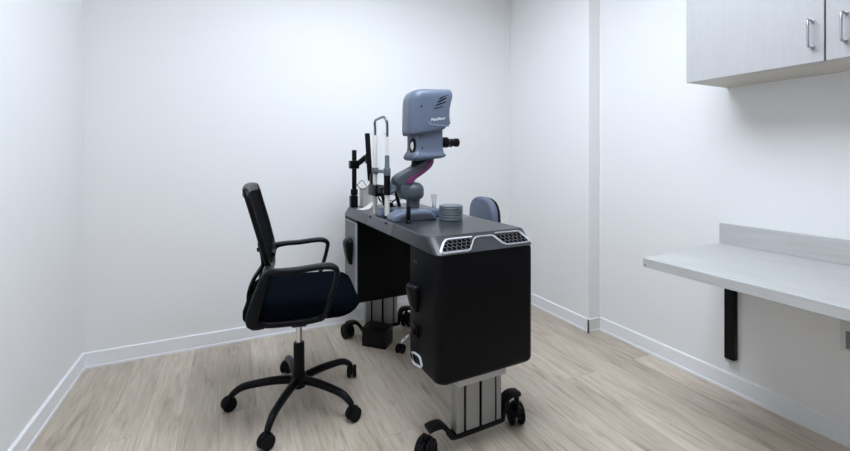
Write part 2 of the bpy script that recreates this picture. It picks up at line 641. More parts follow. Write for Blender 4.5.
SEAM0, SEAM1 = 1.772, 2.135
top_section(TY0, SEAM0 - 0.001, True, False, M_TOP, 'table_top', tb)
top_section(SEAM0 + 0.001, SEAM1 - 0.001, False, False, M_TRAY_LIT, 'instrument_tray', tb)
top_section(SEAM1 + 0.001, TY1, False, True, M_TRAY_LIT, 'table_top', tb)  # far top takes the paler grey: its lighting is put into the colour
for yy in (1.86, 2.09):
    MB().box(TX0 + 0.0015, TX0 + 0.016, yy - 0.010, yy + 0.010, TZ - 0.016, TZ - 0.004, 0.002, 1).build('slide_stop', M_BLACK, tb)

# pedestals (one at each end), lower edges drawn in
PZ0, PZ1 = 0.308, TZ - 0.055


def pedestal(y0, y1, r):
    mb = MB()
    b = bmesh.new()
    R = []
    for (ins, z) in ((0.020, PZ0), (0.010, PZ0 + 0.003), (0.003, PZ0 + 0.010), (0.0, PZ0 + 0.020), (0.0, PZ1 - 0.02), (0.002, PZ1)):
        R.append([b.verts.new((p[0], p[1], z)) for p in rrect(TX0 + ins, TX1 - 0.002 - ins, y0 + ins * 0.6, y1 - ins * 0.6, r, 8)])
    for A, B in zip(R[:-1], R[1:]):
        n = len(A)
        for i in range(n):
            b.faces.new((A[i], A[(i + 1) % n], B[(i + 1) % n], B[i]))
    b.faces.new(R[0][::-1])
    b.faces.new(R[-1])
    mb._take(b)
    return mb.build('pedestal', M_BODY, tb, ang=40)


P1 = (TY0, 1.575)
P2 = (2.300, TY1 - 0.004)
# radii at (x1,y1) (x0,y1) (x0,y0) (x1,y0)
ped1 = pedestal(*P1, [0.006, 0.006, 0.036, 0.030])
ped2 = pedestal(*P2, [0.036, 0.036, 0.006, 0.006])
# far pedestal's side plate, left wall's reflection put into its grey, and bright frame
MB().box(TX0 - 0.004, TX0 + 0.004, P2[0] + 0.022, P2[1] - 0.060, PZ0 + 0.04, PZ1 - 0.035, 0.002, 1).build('side_panel', M_SIDE_REFL, ped2)
f = MB()
ya, yb, za, zb = P2[0] + 0.002, P2[1] - 0.052, PZ0 + 0.030, PZ1 - 0.022
f.box(TX0 - 0.006, TX0 + 0.004, ya, ya + 0.022, za, zb, 0.002, 1)
f.box(TX0 - 0.006, TX0 + 0.004, yb - 0.008, yb, za, zb, 0.002, 1)
f.box(TX0 - 0.006, TX0 + 0.004, ya + 0.022, yb - 0.008, zb - 0.008, zb, 0.002, 1)
f.build('side_frame', M_FRAME, ped2)

# hand grips on the patient side


def grip(yc, zc, par, gs=1.0):
    mb = MB()
    b = bmesh.new()
    R = []
    prof = [(-0.079, 0.022, 0.014), (-0.070, 0.030, 0.026), (-0.04, 0.038, 0.036), (0.0, 0.045, 0.044), (0.04, 0.050, 0.050), (0.058, 0.050, 0.050), (0.071, 0.045, 0.042), (0.078, 0.032, 0.026)]
    for (dz, hw, dp) in prof:
        rg = []
        for k in range(17):
            a = PI * k / 16
            cx = math.copysign(abs(math.cos(a)) ** 0.6, math.cos(a))
            rg.append(b.verts.new((TX0 + 0.002 - dp * gs * abs(math.sin(a)) ** 0.6, yc + hw * min(1, gs * 1.15) * cx, zc + dz * gs)))
        R.append(rg)
    for A, B in zip(R[:-1], R[1:]):
        for i in range(len(A)):
            j = (i + 1) % len(A)
            b.faces.new((A[i], A[j], B[j], B[i]))
    b.faces.new(R[0][::-1])
    b.faces.new(R[-1])
    mb._take(b)
    return mb.build('hand_grip', M_BLACK, par, ang=60)


grip(2.415, 0.592, ped2)
grip(1.520, 0.590, ped1, 0.70)
lt = MB()
lt.box(TX0 - 0.010, TX0 + 0.004, 1.490, 1.535, 0.432, 0.482, 0.005, 2)
lt.box(TX0 - 0.020, TX0 - 0.006, 1.500, 1.525, 0.442, 0.466, 0.004, 2)
lt.build('latch', M_BLACK, ped1)
for yy in (1.527, 1.509):
    MB().cyl((TX0 + 0.002, yy, 0.733), (TX0 - 0.003, yy, 0.733), 0.0045, 12).build('screw', M_GRILL, ped1)
# silver D-shaped trim low on the near pedestal
tr = MB()
dpts = [(1.547, 0.352), (1.525, 0.359), (1.485, 0.364), (1.472, 0.360), (1.456, 0.336), (1.460, 0.328), (1.528, 0.314), (1.540, 0.322)]
dp = [(TX0 - 0.002, y, z) for y, z in dpts]
tr.tube(dp, 0.0048, seg=8, closed=True)
tr.build('trim_ring', M_SILVER, ped1)

# sloped front with two honeycomb vents and a silver outline
SL0 = Vector((0, TY0, TZ - 0.054))
SL1 = Vector((0, TY0 + 0.083, TZ - 0.004))
SV = (SL1 - SL0)
SLEN = SV.length
SU = SV.normalized()
SN = Vector((0, -SU.z, SU.y))


def slope(x, t, lift=0.0):
    """x along the edge, t = metres up the slope"""
    return Vector((x - 0.0, 0, 0)) + SL0 + SU * t + SN * lift


OUT = [(0.872, 0.0814), (0.770, 0.0816), (0.752, 0.0795), (0.734, 0.0640), (0.702, 0.0225), (0.701, 0.0125), (0.709, 0.0080), (0.815, 0.0078), (0.829, 0.0130), (0.868, 0.0590), (0.884, 0.0725), (0.899, 0.0755),
       (0.968, 0.0750), (0.976, 0.0680), (0.991, 0.0270), (1.004, 0.0155), (1.020, 0.0140), (1.112, 0.0140), (1.126, 0.0210), (1.128, 0.0310), (1.118, 0.0780), (1.108, 0.0850), (0.990, 0.0865)]
st = MB()
st.tube([slope(x, t, 0.0012) for x, t in OUT], 0.0058, 0.0028, seg=10)
st.build('vent_outline', M_SILVER, tb)
VENTS = ([(0.870, 0.078), (0.771, 0.078), (0.755, 0.076), (0.738, 0.062), (0.706, 0.022), (0.705, 0.013), (0.710, 0.011), (0.813, 0.011), (0.825, 0.0155), (0.864, 0.061)],
         [(0.980, 0.068), (0.994, 0.029), (1.006, 0.018), (1.021, 0.017), (1.110, 0.017), (1.122, 0.022), (1.124, 0.031), (1.114, 0.076), (1.106, 0.082), (0.984, 0.083)])


def inside(p, poly):
    x, y = p
    r = False
    n = len(poly)
    for i in range(n):
        (xa, ya), (xb, yb) = poly[i], poly[i - 1]
        if (ya > y) != (yb > y) and x < (xb - xa) * (y - ya) / (yb - ya) + xa:
            r = not r
    return r


for poly in VENTS:
    vb = MB()
    b = bmesh.new()
    lo = [b.verts.new(slope(x, t, -0.004)) for x, t in poly]
    hi = [b.verts.new(slope(x, t, 0.0006)) for x, t in poly]
    b.faces.new(lo)
    b.faces.new(hi[::-1])
    for i in range(len(poly)):
        j = (i + 1) % len(poly)
        b.faces.new((lo[i], lo[j], hi[j], hi[i]))
    vb._take(b)
    vent = vb.build('vent', M_HOLE, tb)
    hx = MB()
    a = 0.0122
    seen = set()
    for q in range(-3, 40):
        for r_ in range(-2, 12):
            cx = 0.69 + q * a * math.sqrt(3) + (r_ % 2) * a * math.sqrt(3) / 2
            cy = 0.01 + r_ * 1.5 * a
            V = [(cx + a * math.sin(k * PI / 3), cy + a * math.cos(k * PI / 3)) for k in range(6)]
            for k in range(6):
                p, w = V[k], V[(k + 1) % 6]
                key = tuple(sorted(((round(p[0], 4), round(p[1], 4)), (round(w[0], 4), round(w[1], 4)))))
                if key in seen:
                    continue
                seen.add(key)
                if inside(p, poly) and inside(w, poly):
                    hx.tube([slope(p[0], p[1], 0.0012), slope(w[0], w[1], 0.0012)], 0.0016, 0.0010, seg=6)
                elif inside(p, poly) or inside(w, poly):
                    g, o_ = (p, w) if inside(p, poly) else (w, p)
                    lo_, hi_ = 0.0, 1.0
                    for _ in range(12):
                        md = (lo_ + hi_) / 2
                        if inside((g[0] + (o_[0] - g[0]) * md, g[1] + (o_[1] - g[1]) * md), poly):
                            lo_ = md
                        else:
                            hi_ = md
                    if lo_ > 0.1:
                        e_ = (g[0] + (o_[0] - g[0]) * lo_, g[1] + (o_[1] - g[1]) * lo_)
                        hx.tube([slope(g[0], g[1], 0.0012), slope(e_[0], e_[1], 0.0012)], 0.0016, 0.0010, seg=6)
    hx.build('honeycomb_grille', M_GRILL, vent)

# lifting columns, foot bars, castors


def caster(x, y, ang, top, par, wheel_r=0.044, name='castor'):
    """twin-wheel castor: hood, fork stem, two wheels; ang = rolling heading"""
    mt = Matrix.Translation((x, y, 0)) @ Matrix.Rotation(ang, 4, 'Z')
    mb = MB()
    hood = []
    for k in range(13):
        a = math.radians(-15 + 195 * k / 12)
        hood.append(((wheel_r + 0.005) * math.cos(a), wheel_r + (wheel_r + 0.006) * math.sin(a)))
    hood += [(-0.020, wheel_r + 0.004), (0.0, wheel_r - 0.012), (0.022, wheel_r - 0.008)]
    mb.prism(hood, 'y', -0.010, 0.010, 0.003, 2, mt, 60)
    mb.lathe([(0, wheel_r * 2 - 0.01), (0.011, wheel_r * 2 - 0.01), (0.011, top), (0, top)], 16, mt @ Matrix.Translation((-0.012, 0, 0)))
    mb.box(-0.052, -0.020, -0.012, 0.012, wheel_r * 2 - 0.016, wheel_r * 2 + 0.006, 0.005, 2, mt)
    o = mb.build(name, M_BLACK, par)
    for sd in (-1, 1):
        w = MB()
        q = mt @ Matrix.Translation((0, sd * 0.021, wheel_r)) @ Matrix.Rotation(PI / 2, 4, 'X')
        w.lathe([(0, -0.008), (wheel_r * 0.55, -0.009), (wheel_r * 0.62, -0.006), (wheel_r * 0.86, -0.010), (wheel_r, -0.005), (wheel_r, 0.005), (wheel_r * 0.86, 0.010), (wheel_r * 0.62, 0.006), (wheel_r * 0.55, 0.009), (0, 0.008)], 28, q)
        w.build('wheel', M_RUBBER, o)
    return o


COLX = (0.804, 1.024)


def column(y0, y1):
    cb = MB()
    x0, x1 = COLX
    w = x1 - x0
    # outer profile with three dark grooves: built as four ribs on a core
    cb.use(M_HOLE)
    cb.box(x0 + 0.004, x1 - 0.004, y0 + 0.006, y1 - 0.006, 0.060, 0.305)
    cb.use(M_ALU)
    for (a, c_) in ((0.0, 0.165), (0.212, 0.500), (0.560, 0.858), (0.895, 1.0)):
        cb.box(x0 + w * a, x0 + w * c_, y0, y1, 0.060, 0.305, 0.003, 2)
    o = cb.build('column', None, tb)
    MB().box(x0 - 0.008, x1 + 0.006, y0 - 0.026, y1 + 0.010, 0.258, 0.330, 0.006, 2).build('column_cap', M_CAP, o)
    return o


def foot(y, yc, heads):
    fb = MB()
    hw = 0.024
    x0, x1 = COLX
    path = [(0.684, y, 0.106), (0.712, y, 0.110), (0.744, y, 0.106), (0.768, y, 0.082), (0.788, y, 0.056), (0.808, y, 0.048), (1.016, y, 0.048), (1.036, y, 0.056),
            (1.046, y, 0.092), (1.060, y, 0.126), (1.090, y, 0.138), (1.128, y, 0.132)]
    fb.tube(smooth_path(path, 4), hw, 0.010, seg=14, side=(0, 1, 0), power=5)
    o = fb.build('foot_bar', M_BLACKSAT, tb)
    caster(0.668 + yc[2], y + yc[0], heads[0], 0.108, o)
    caster(1.118, y + yc[1], heads[1], 0.130, o)
    return o


column(1.402, 1.446)
column(2.512, 2.556)
foot(1.424, (-0.020, 0.0, 0.0), (math.radians(35), math.radians(70)))
foot(2.535, (0.04, 0.03, 0.035), (math.radians(100), math.radians(40)))

TROT = math.radians(1.6)
piv = Vector((0.91, 1.36, 0))
tb.rotation_euler = (0, 0, TROT)
tb.location = piv + Matrix.Rotation(TROT, 3, 'Z') @ (Vector((TC[0], TC[1], 0)) - piv)

# ------------------------------------------------------------------ slit lamp (laser microscope)
sl = thing('slit_lamp', 'slate grey slit lamp microscope with a domed head on the table', 'microscope', (0.80, 1.90, TZ))
# base with arched front
bs = MB()
arch = [(0.682, TZ), (0.683, TZ + 0.022), (0.696, TZ + 0.037), (0.722, TZ + 0.046), (0.766, TZ + 0.050), (0.850, TZ + 0.050), (0.882, TZ + 0.044), (0.900, TZ + 0.030), (0.908, TZ + 0.014), (0.909, TZ)]
bs.prism(arch, 'y', 1.775, 1.880, 0.010, 3, None, 60)
bs.prism([(0.732, TZ), (0.734, TZ + 0.040), (0.745, TZ + 0.049), (0.895, TZ + 0.049), (0.905, TZ + 0.04), (0.906, TZ)], 'y', 1.840, 1.995, 0.008, 3, None, 50)
bs.build('base', M_SLATE, sl)
ar = MB()
arch2 = [(0.708, TZ + 0.014), (0.711, TZ + 0.024), (0.728, TZ + 0.033), (0.766, TZ + 0.037), (0.848, TZ + 0.037), (0.872, TZ + 0.032), (0.886, TZ + 0.021), (0.888, TZ + 0.014)]
ar.prism(arch2, 'y', 1.7725, 1.780, 0.001, 1)
ar.build('base_recess', M_SLATE_D, sl)
rp = MB()
rp.box(0.90, 0.985, 1.86, 2.00, TZ, TZ + 0.040, 0.010, 3)
rp.build('base_rail', M_SLATE, sl)
js = MB()
js.cyl((0.746, 1.752, TZ + 0.001), (0.746, 1.752, TZ + 0.080), 0.0105, 20, 0.003)
js.lathe([(0, 0), (0.014, 0.0), (0.014, 0.008), (0.0105, 0.012), (0, 0.012)], 20, Matrix.Translation((0.746, 1.752, TZ)))
js.build('joystick', M_BLACK, sl)
# swivel block
sw = MB()
q = Matrix.Translation((0.834, 1.900, 0))
sw.lathe([(0, TZ + 0.052), (0.034, TZ + 0.052), (0.034, TZ + 0.085), (0.036, TZ + 0.094), (0.050, TZ + 0.104), (0.056, TZ + 0.118), (0.056, TZ + 0.148), (0.050, TZ + 0.164), (0.034, TZ + 0.178), (0, TZ + 0.184)], 28, q)
sw.prism([(0.748, 1.024), (0.752, 0.985), (0.763, 0.952), (0.790, 0.945), (0.834, 0.945), (0.834, 1.034), (0.790, 1.034), (0.762, 1.034)], 'y', 1.862, 1.938, 0.012, 3)
sw.build('swivel_block', M_SLATE_D, sl)


# curved arm
def outline(a, b, n=4):
    return [(p.x, p.z) for p in smooth_path([(x, 0, z) for x, z in a], n)] + [(p.x, p.z) for p in smooth_path([(x, 0, z) for x, z in b], n)]


am = MB()
am.prism(outline([(0.740, 1.018), (0.727, 1.040), (0.742, 1.066), (0.806, 1.100), (0.868, 1.130), (0.896, 1.150), (0.902, 1.190)],
                 [(0.945, 1.190), (0.938, 1.150), (0.9265, 1.114), (0.8846, 1.0785), (0.832, 1.0450), (0.818, 1.018)]), 'y', 1.862, 1.938, 0.007, 3, None, 60)
arm = am.build('arm', M_SLATE_D, sl, ang=50)
mg = MB()
mg.prism(outline([(0.779, 1.031), (0.802, 1.0577), (0.8567, 1.086), (0.8935, 1.119), (0.908, 1.150), (0.911, 1.175)],
                 [(0.937, 1.175), (0.933, 1.148), (0.9220, 1.116), (0.8820, 1.083), (0.8260, 1.048), (0.812, 1.024)]), 'y', 1.858, 1.868, 0.002, 2, None, 60)
mg.build('arm_inlay', M_MAGENTA, arm)['label'] = 'magenta panel along the arm'
hg = MB()
hg.prism([(0.832, 1.110), (0.840, 1.150), (0.905, 1.160), (0.900, 1.138), (0.866, 1.118)], 'y', 1.868, 1.930, 0.004, 2)
hg.build('shaded_hinge', M_BLACK, sl)  # black hinge piece, its colour also holding the dark shading under the head

# domed head
HY0, HY1 = 1.815, 1.985
hd = MB()


def head_ring(prof):
    """stack of rounded outlines, (x0,x1,y0,y1,z,r)"""
    b = bmesh.new()
    R = []
    for (x0, x1, y0, y1, z, r, *tl) in prof:
        k = tl[0] if tl else 0.0
        R.append([b.verts.new((p[0], p[1], z + k * (p[0] - 0.78))) for p in rrect(x0, x1, y0, y1, r, 8)])
    for A, B in zip(R[:-1], R[1:]):
        n = len(A)
        for i in range(n):
            b.faces.new((A[i], A[(i + 1) % n], B[(i + 1) % n], B[i]))
    b.faces.new(R[0][::-1])
    b.faces.new(R[-1])
    return b


RL = [0.020, 0.060, 0.048, 0.020]


def rr(k):
    return [max(0.004, q_ * k) for q_ in RL]


up = [(0.800, 0.950, 1.832, 1.968, 1.262, rr(0.8), 0.20), (0.783, 0.968, 1.818, 1.982, 1.266, rr(0.95), 0.20), (0.779, 0.975, HY0, HY1, 1.274, rr(1), 0.20),
      (0.777, 0.986, HY0, HY1, 1.284, rr(1), 0.19), (0.776, 0.996, HY0, HY1, 1.300, rr(1), 0.12), (0.776, 1.000, HY0, HY1, 1.330, rr(1)), (0.777, 0.995, HY0, HY1, 1.370, rr(1)),
      (0.778, 0.997, HY0, HY1, 1.410, rr(1)), (0.780, 1.004, HY0, HY1, 1.440, rr(1)), (0.783, 1.012, HY0, HY1, 1.455, rr(1), 0.05), (0.790, 1.013, HY0 + 0.003, HY1 - 0.003, 1.471, rr(0.95), 0.07),
      (0.799, 1.010, HY0 + 0.009, HY1 - 0.008, 1.484, rr(0.9), 0.07), (0.818, 1.004, HY0 + 0.022, HY1 - 0.020, 1.495, rr(0.8), 0.06), (0.850, 0.992, HY0 + 0.044, HY1 - 0.042, 1.501, rr(0.6), 0.04)]
hd._take(head_ring(up))
head = hd.build('head', M_SLATE, sl, ang=60)
# lower housing
lw = MB()
rl2 = [0.012, 0.026, 0.024, 0.012]
low = [(0.812, 0.955, 1.836, 1.966, 1.137, rl2, 0.10), (0.798, 0.970, 1.826, 1.974, 1.142, rl2, 0.10), (0.792, 0.976, 1.822, 1.978, 1.152, rl2, 0.08), (0.794, 0.974, 1.823, 1.977, 1.166, rl2, 0.05),
       (0.800, 0.968, 1.828, 1.974, 1.178, rl2), (0.808, 0.966, 1.832, 1.970, 1.190, rl2), (0.810, 0.962, 1.834, 1.968, 1.210, rl2), (0.810, 0.962, 1.834, 1.968, 1.300, rl2)]
lw._take(head_ring(low))
lower = lw.build('lower_housing', M_SLATE, sl, ang=45)
# viewing window of the patient side
vw = MB()
vq = Matrix.Translation((0.8108, 1.872, 1.215)) @ Matrix.Rotation(-PI / 2, 4, 'Y') @ Matrix.Diagonal((1.35, 1.0, 1.0, 1.0))
vw.lathe([(0, 0), (0.030, 0), (0.032, 0.004), (0.026, 0.010), (0.022, 0.006), (0, 0.006)], 28, vq)
win = vw.build('objective', M_BLACK, sl)
vl = MB()
vl.lathe([(0, 0.004), (0.018, 0.005), (0.012, 0.012), (0, 0.0145)], 24, vq)
vl.build('lens', M_LENS, win)
# screws / pin hole
pn = MB()
pn.cyl((0.829, HY0 + 0.003, 1.410), (0.829, HY0 - 0.0008, 1.410), 0.0046, 14)
pn.build('pin_hole', M_HOLE, head)
MB().cyl((0.842, 1.837, 1.205), (0.842, 1.8325, 1.205), 0.0042, 12).build('screw', M_HOLE, lower)
# slanted vent slots
for (xa, za, xb, zb, w_) in ((0.922, 1.450, 0.984, 1.477, 0.0040), (0.912, 1.432, 0.970, 1.460, 0.0042), (0.902, 1.416, 0.966, 1.440, 0.0036), (0.893, 1.399, 0.950, 1.417, 0.0026)):
    v = MB()
    yy = HY0 + 0.0006
    v.tube([(xa, yy, za), (xa + (xb - xa) * .3, yy, za + (zb - za) * .3), (xb, yy + (0.003 if zb > 1.46 else 0), zb)], [0.0008, w_, w_ * 0.7], [0.0008, 0.002, 0.002], seg=8, side=(-0.4, 0, 0.9))
    v.build('vent_slot', M_HOLE, head)
# moulded crease under the lettering
cr = MB()
cr.tube(smooth_path([(0.866, HY0 + 0.001, 1.336), (0.880, HY0 - 0.0005, 1.323), (0.920, HY0 - 0.001, 1.319), (0.984, HY0 + 0.001, 1.318)], 5), 0.0035, 0.0018, seg=8, side=(0, 0, 1))
cr.build('crease', M_SLATE_L, head)
# lettering
cu = bpy.data.curves.new('lettering', 'FONT')
cu.body = 'MaldAurr'
cu.size = 0.0215
cu.shear = 0.35
cu.extrude = 0.0006
cu.offset = 0.0
tmp = bpy.data.objects.new('lettering_tmp', cu)
C.objects.link(tmp)
bpy.context.view_layer.update()
me = bpy.data.meshes.new_from_object(tmp.evaluated_get(bpy.context.evaluated_depsgraph_get()))
bpy.data.objects.remove(tmp)
xs = [v.co.x for v in me.vertices]
k = 0.086 / (max(xs) - min(xs))
tq = Matrix.Translation((0.880, HY0 - 0.0006, 1.338)) @ Matrix.Rotation(math.radians(-9), 4, 'Y') @ Matrix.Rotation(PI / 2, 4, 'X') @ Matrix.Diagonal((k, 0.95, 1, 1))
me.transform(tq)
me.transform(Matrix.Translation(-Vector(OFF[sl.name])))
me.materials.clear()
me.materials.append(M_LETTER)
me.name = 'lettering'
lo = bpy.data.objects.new('lettering', me)
C.objects.link(lo)
lo.parent = head
# eyepieces
for yy in (1.868, 1.932):
    e = MB()
    ez = 1.236
    qe = Matrix.Translation((0.952, yy, ez)) @ Matrix.Rotation(PI / 2, 4, 'Y')
    e.lathe([(0, 0), (0.019, 0), (0.019, 0.012), (0.027, 0.014), (0.028, 0.048), (0.022, 0.054), (0.020, 0.066), (0.019, 0.092), (0.022, 0.095), (0.0225, 0.112), (0.019, 0.116), (0.012, 0.114), (0, 0.112)], 24, qe)
    e.build('eyepiece', M_BLACK, sl).location.x += 0.013
MB().box(0.955, 0.972, 1.848, 1.952, 1.212, 1.262, 0.004, 2).build('eyepiece_mount', M_SLATE_D, sl).location.x += 0.013
for o in (head, lower, win):
    o.location.x += 0.013
# plug and loose leads behind the base
cn = MB()
cn.box(0.750, 0.800, 2.005, 2.040, TZ + 0.0, TZ + 0.05, 0.006, 2)
cn.box(0.700, 0.790, 2.003, 2.030, TZ, TZ + 0.022, 0.005, 2)
cn.build('cable_connector', M_BLACK, sl)

# ------------------------------------------------------------------ chin rest
CHX = 0.705
YN, YF = 1.930, 2.120
cr_ = thing('chin_rest', 'chin rest frame with a chrome head loop and two posts on the table edge', 'chin rest', (CHX, (YN + YF) / 2, TZ))
p = MB()
p.lathe([(0, TZ + 0.012), (0.0125, TZ + 0.012), (0.0125, 0.984), (0, 0.984)], 20, Matrix.Translation((CHX, YN, 0)))
pn_ = p.build('post', M_WHITE, cr_)
g = MB()
g.lathe([(0, 0.968), (0.0165, 0.968), (0.0175, 0.980), (0.0165, 1.030), (0.0170, 1.074), (0.014, 1.084), (0, 1.084)], 20, Matrix.Translation((CHX, YN, 0)))
g.build('grip', M_BLACK, pn_)
g = MB()
g.lathe([(0, 1.078), (0.0125, 1.078), (0.0125, 1.120), (0.0115, 1.122), (0.0115, 1.168), (0, 1.168)], 20, Matrix.Translation((CHX, YN, 0)))
g.build('collar', M_DISC, pn_)
g = MB()
g.lathe([(0, 1.168), (0.0070, 1.168), (0.0070, 1.262), (0, 1.262)], 16, Matrix.Translation((CHX, YN, 0)))
g.build('upper_tube', M_WHITE, pn_)
# foot of the near post
ft = MB()
ft.lathe([(0, TZ), (0.019, TZ), (0.019, TZ + 0.010), (0.0145, TZ + 0.014), (0, TZ + 0.014)], 20, Matrix.Translation((CHX, YN, 0)))
ft.build('post_foot', M_BLACK, cr_)
p = MB()
p.lathe([(0, TZ), (0.0125, TZ), (0.0125, 1.272), (0.011, 1.278), (0, 1.278)], 20, Matrix.Translation((CHX, YF, 0)))
p.build('post', M_WHITE, cr_)
lp = MB()
zt = 1.352
lp.tube(smooth_path([(CHX, YF, 1.270), (CHX, YF, 1.315), (CHX - 0.004, YF - 0.006, 1.343), (CHX - 0.008, YF - 0.035, 1.358), (CHX - 0.010, YN + 0.093, 1.362), (CHX - 0.008, YN + 0.035, 1.364),
                     (CHX - 0.004, YN + 0.006, 1.350), (CHX, YN, 1.320), (CHX, YN, 1.255)], 6), 0.0068, seg=12)
lp.build('head_loop', M_TUBE, cr_)
cb = MB()
cb.box(CHX - 0.009, CHX + 0.009, YN - 0.012, YF + 0.012, 1.076, 1.094, 0.004, 2)
cb.cyl((CHX, YN, 1.066), (CHX, YN, 1.104), 0.018, 18, 0.003)
cb.cyl((CHX, YF, 1.068), (CHX, YF, 1.102), 0.019, 18, 0.003)
cb.build('cross_bar', M_DISC, cr_)
hb = MB()
hb.box(CHX - 0.024, CHX + 0.026, YF - 0.075, YF + 0.050, 0.950, 1.010, 0.006, 2)
hb.box(CHX - 0.018, CHX + 0.018, YF + 0.014, YF + 0.046, 1.005, 1.066, 0.005, 2)
hb.box(CHX - 0.016, CHX + 0.016, YF - 0.140, YF - 0.070, 0.972, 1.004, 0.005, 2)
hb.cyl((CHX, YF - 0.07, 0.985), (CHX, YN + 0.018, 0.985), 0.012, 14)
hb.build('height_clamp', M_BLACK, cr_)
hb = MB()
hb.cyl((CHX + 0.046, YF - 0.075, TZ), (CHX + 0.020, YF - 0.060, 0.958), 0.010, 14)
hb.lathe([(0, TZ), (0.017, TZ), (0.019, TZ + 0.012), (0.018, TZ + 0.050), (0.012, TZ + 0.068), (0, TZ + 0.070)], 20, Matrix.Translation((CHX + 0.056, YF - 0.090, 0)))
hb.build('height_knob', M_BLACK, cr_)
sh = MB()
sh.box(CHX + 0.010, CHX + 0.0125, YN + 0.020, YF - 0.016, 1.100, 1.280, 0.001, 1)
sh.build('breath_shield', M_CLEAR, cr_)
# rounded rail cover at the tray edge
rc = MB()
dome = [(0.681, TZ), (0.682, TZ + 0.020), (0.690, TZ + 0.038), (0.708, TZ + 0.046), (0.722, TZ + 0.040), (0.728, TZ)]
rc.prism(dome, 'y', 1.962, 2.052, 0.012, 4, None, 50)
o = rc.build('rail_cover', M_SLATE, loc=(0.708, 2.007, TZ))
tag(o, 'rounded slate grey rail cover on the table beside the chin rest', 'cover')

# grey tilted control pad behind the posts
cp = thing('control_pad', 'tilted dark grey control pad on a small stand behind the chin rest', 'control panel', (0.835, 2.062, TZ))
q = Matrix.Translation((0.806, 2.090, 0.998)) @ Matrix.Rotation(math.radians(-22), 4, 'Y') @ Matrix.Rotation(math.radians(24), 4, 'X')
MB().box(-0.068, 0.06, -0.045, 0.045, -0.009, 0.009, 0.004, 2, q).build('pad', M_SLATE, cp)
MB().box(-0.062, 0.048, -0.034, 0.034, 0.0085, 0.011, 0.001, 1, q).build('key_panel', M_SLATE_D, cp)
MB().cyl((0.835, 2.062, TZ + 0.0), (0.805, 2.080, 0.990), 0.010, 14).build('stand', M_BLACK, cp)

# ------------------------------------------------------------------ monitor arm with tablet
ma = thing('monitor_arm', 'black upright pole and arm carrying a flat screen at the far table end', 'monitor arm', (0.690, 2.450, TZ))
MX, MY = 0.680, 2.450
MB().cyl((MX, MY, TZ), (MX, MY, 1.203), 0.0145, 20, 0.003).build('pole', M_BLACK, ma)
mb = MB()
mb.box(MX - 0.026, MX + 0.018, MY - 0.024, MY + 0.024, TZ, TZ + 0.072, 0.004, 2)
mb.build('pole_clamp', M_BLACK, ma)
MB().cyl((MX, MY, 0.925), (MX, MY, 0.962), 0.022, 20, 0.003).build('collar', M_BLACK, ma)
mb = MB()
mb.box(MX - 0.030, MX + 0.026, MY - 0.024, MY + 0.024, 1.088, 1.138, 0.004, 2)
mb.build('arm_bracket', M_BLACK, ma)
mb = MB()
mb.tube(smooth_path([(MX + 0.020, MY - 0.005, 1.118), (MX + 0.040, MY - 0.03, 1.138), (MX + 0.055, MY - 0.06, 1.158), (MX + 0.060, MY - 0.09, 1.162)], 5), 0.014, 0.016, seg=12, power=3)
mb.cyl((MX + 0.060, MY - 0.09, 1.120), (MX + 0.060, MY - 0.09, 1.180), 0.016, 18, 0.003)
mb.build('arm', M_BLACK, ma)
vdir = math.atan2(0.961, 0.3066)
sq = Matrix.Translation((0.735, 2.330, 1.160)) @ Matrix.Rotation(vdir, 4, 'Z') @ Matrix.Rotation(math.radians(-3.5), 4, 'X')
scn = MB().box(-0.13, 0.13, -0.014, 0.014, -0.135, 0.135, 0.004, 2, sq).build('screen', M_BLACK, ma)
MB().box(-0.12, 0.12, -0.0148, -0.0135, -0.125, 0.125, 0.0, 1, sq).build('display', M_SCREEN, scn)

# cables between pole and chin rest
cab_ = MB()
cab_.tube(smooth_path([(MX + 0.012, MY - 0.015, 0.990), (MX + 0.03, MY - 0.06, 0.962), (MX + 0.03, 2.28, 0.985), (MX + 0.02, 2.18, 1.000), (CHX, YF + 0.056, 0.990)], 8), 0.0022, seg=8)
o = cab_.build('cable', M_BLACK, loc=(MX + 0.03, 2.28, 0.95))
tag(o, 'thin black cable sagging low between the black pole and the chin rest', 'cable')
cab_ = MB()
cab_.tube(smooth_path([(MX + 0.012, MY - 0.015, 0.985), (MX + 0.03, MY - 0.07, 1.018), (MX + 0.03, 2.28, 0.988), (MX + 0.02, 2.18, 1.014), (CHX, YF + 0.052, 1.040)], 8), 0.0018, seg=8)
o = cab_.build('cable', M_BLACK, loc=(MX + 0.03, 2.28, 0.98))
tag(o, 'thin black cable arched above the other between the pole and the chin rest', 'cable')
cab_ = MB()
cab_.tube(smooth_path([(0.775, 1.960, 0.952), (0.760, 2.00, 0.928), (0.735, 2.03, 0.945), (0.72, 2.045, 0.955), (CHX + 0.036, YF - 0.09, 0.965)], 8), 0.0026, seg=8)
cab_.tube(smooth_path([(0.785, 1.955, 0.975), (0.770, 1.99, 0.962), (0.745, 2.03, 0.968), (CHX + 0.034, YF - 0.09, 0.990)], 8), 0.0020, seg=8)
o = cab_.build('cable', M_BLACK, loc=(0.75, 2.0, 0.95))
tag(o, 'looped black leads running from the microscope arm to the chin rest', 'cable')

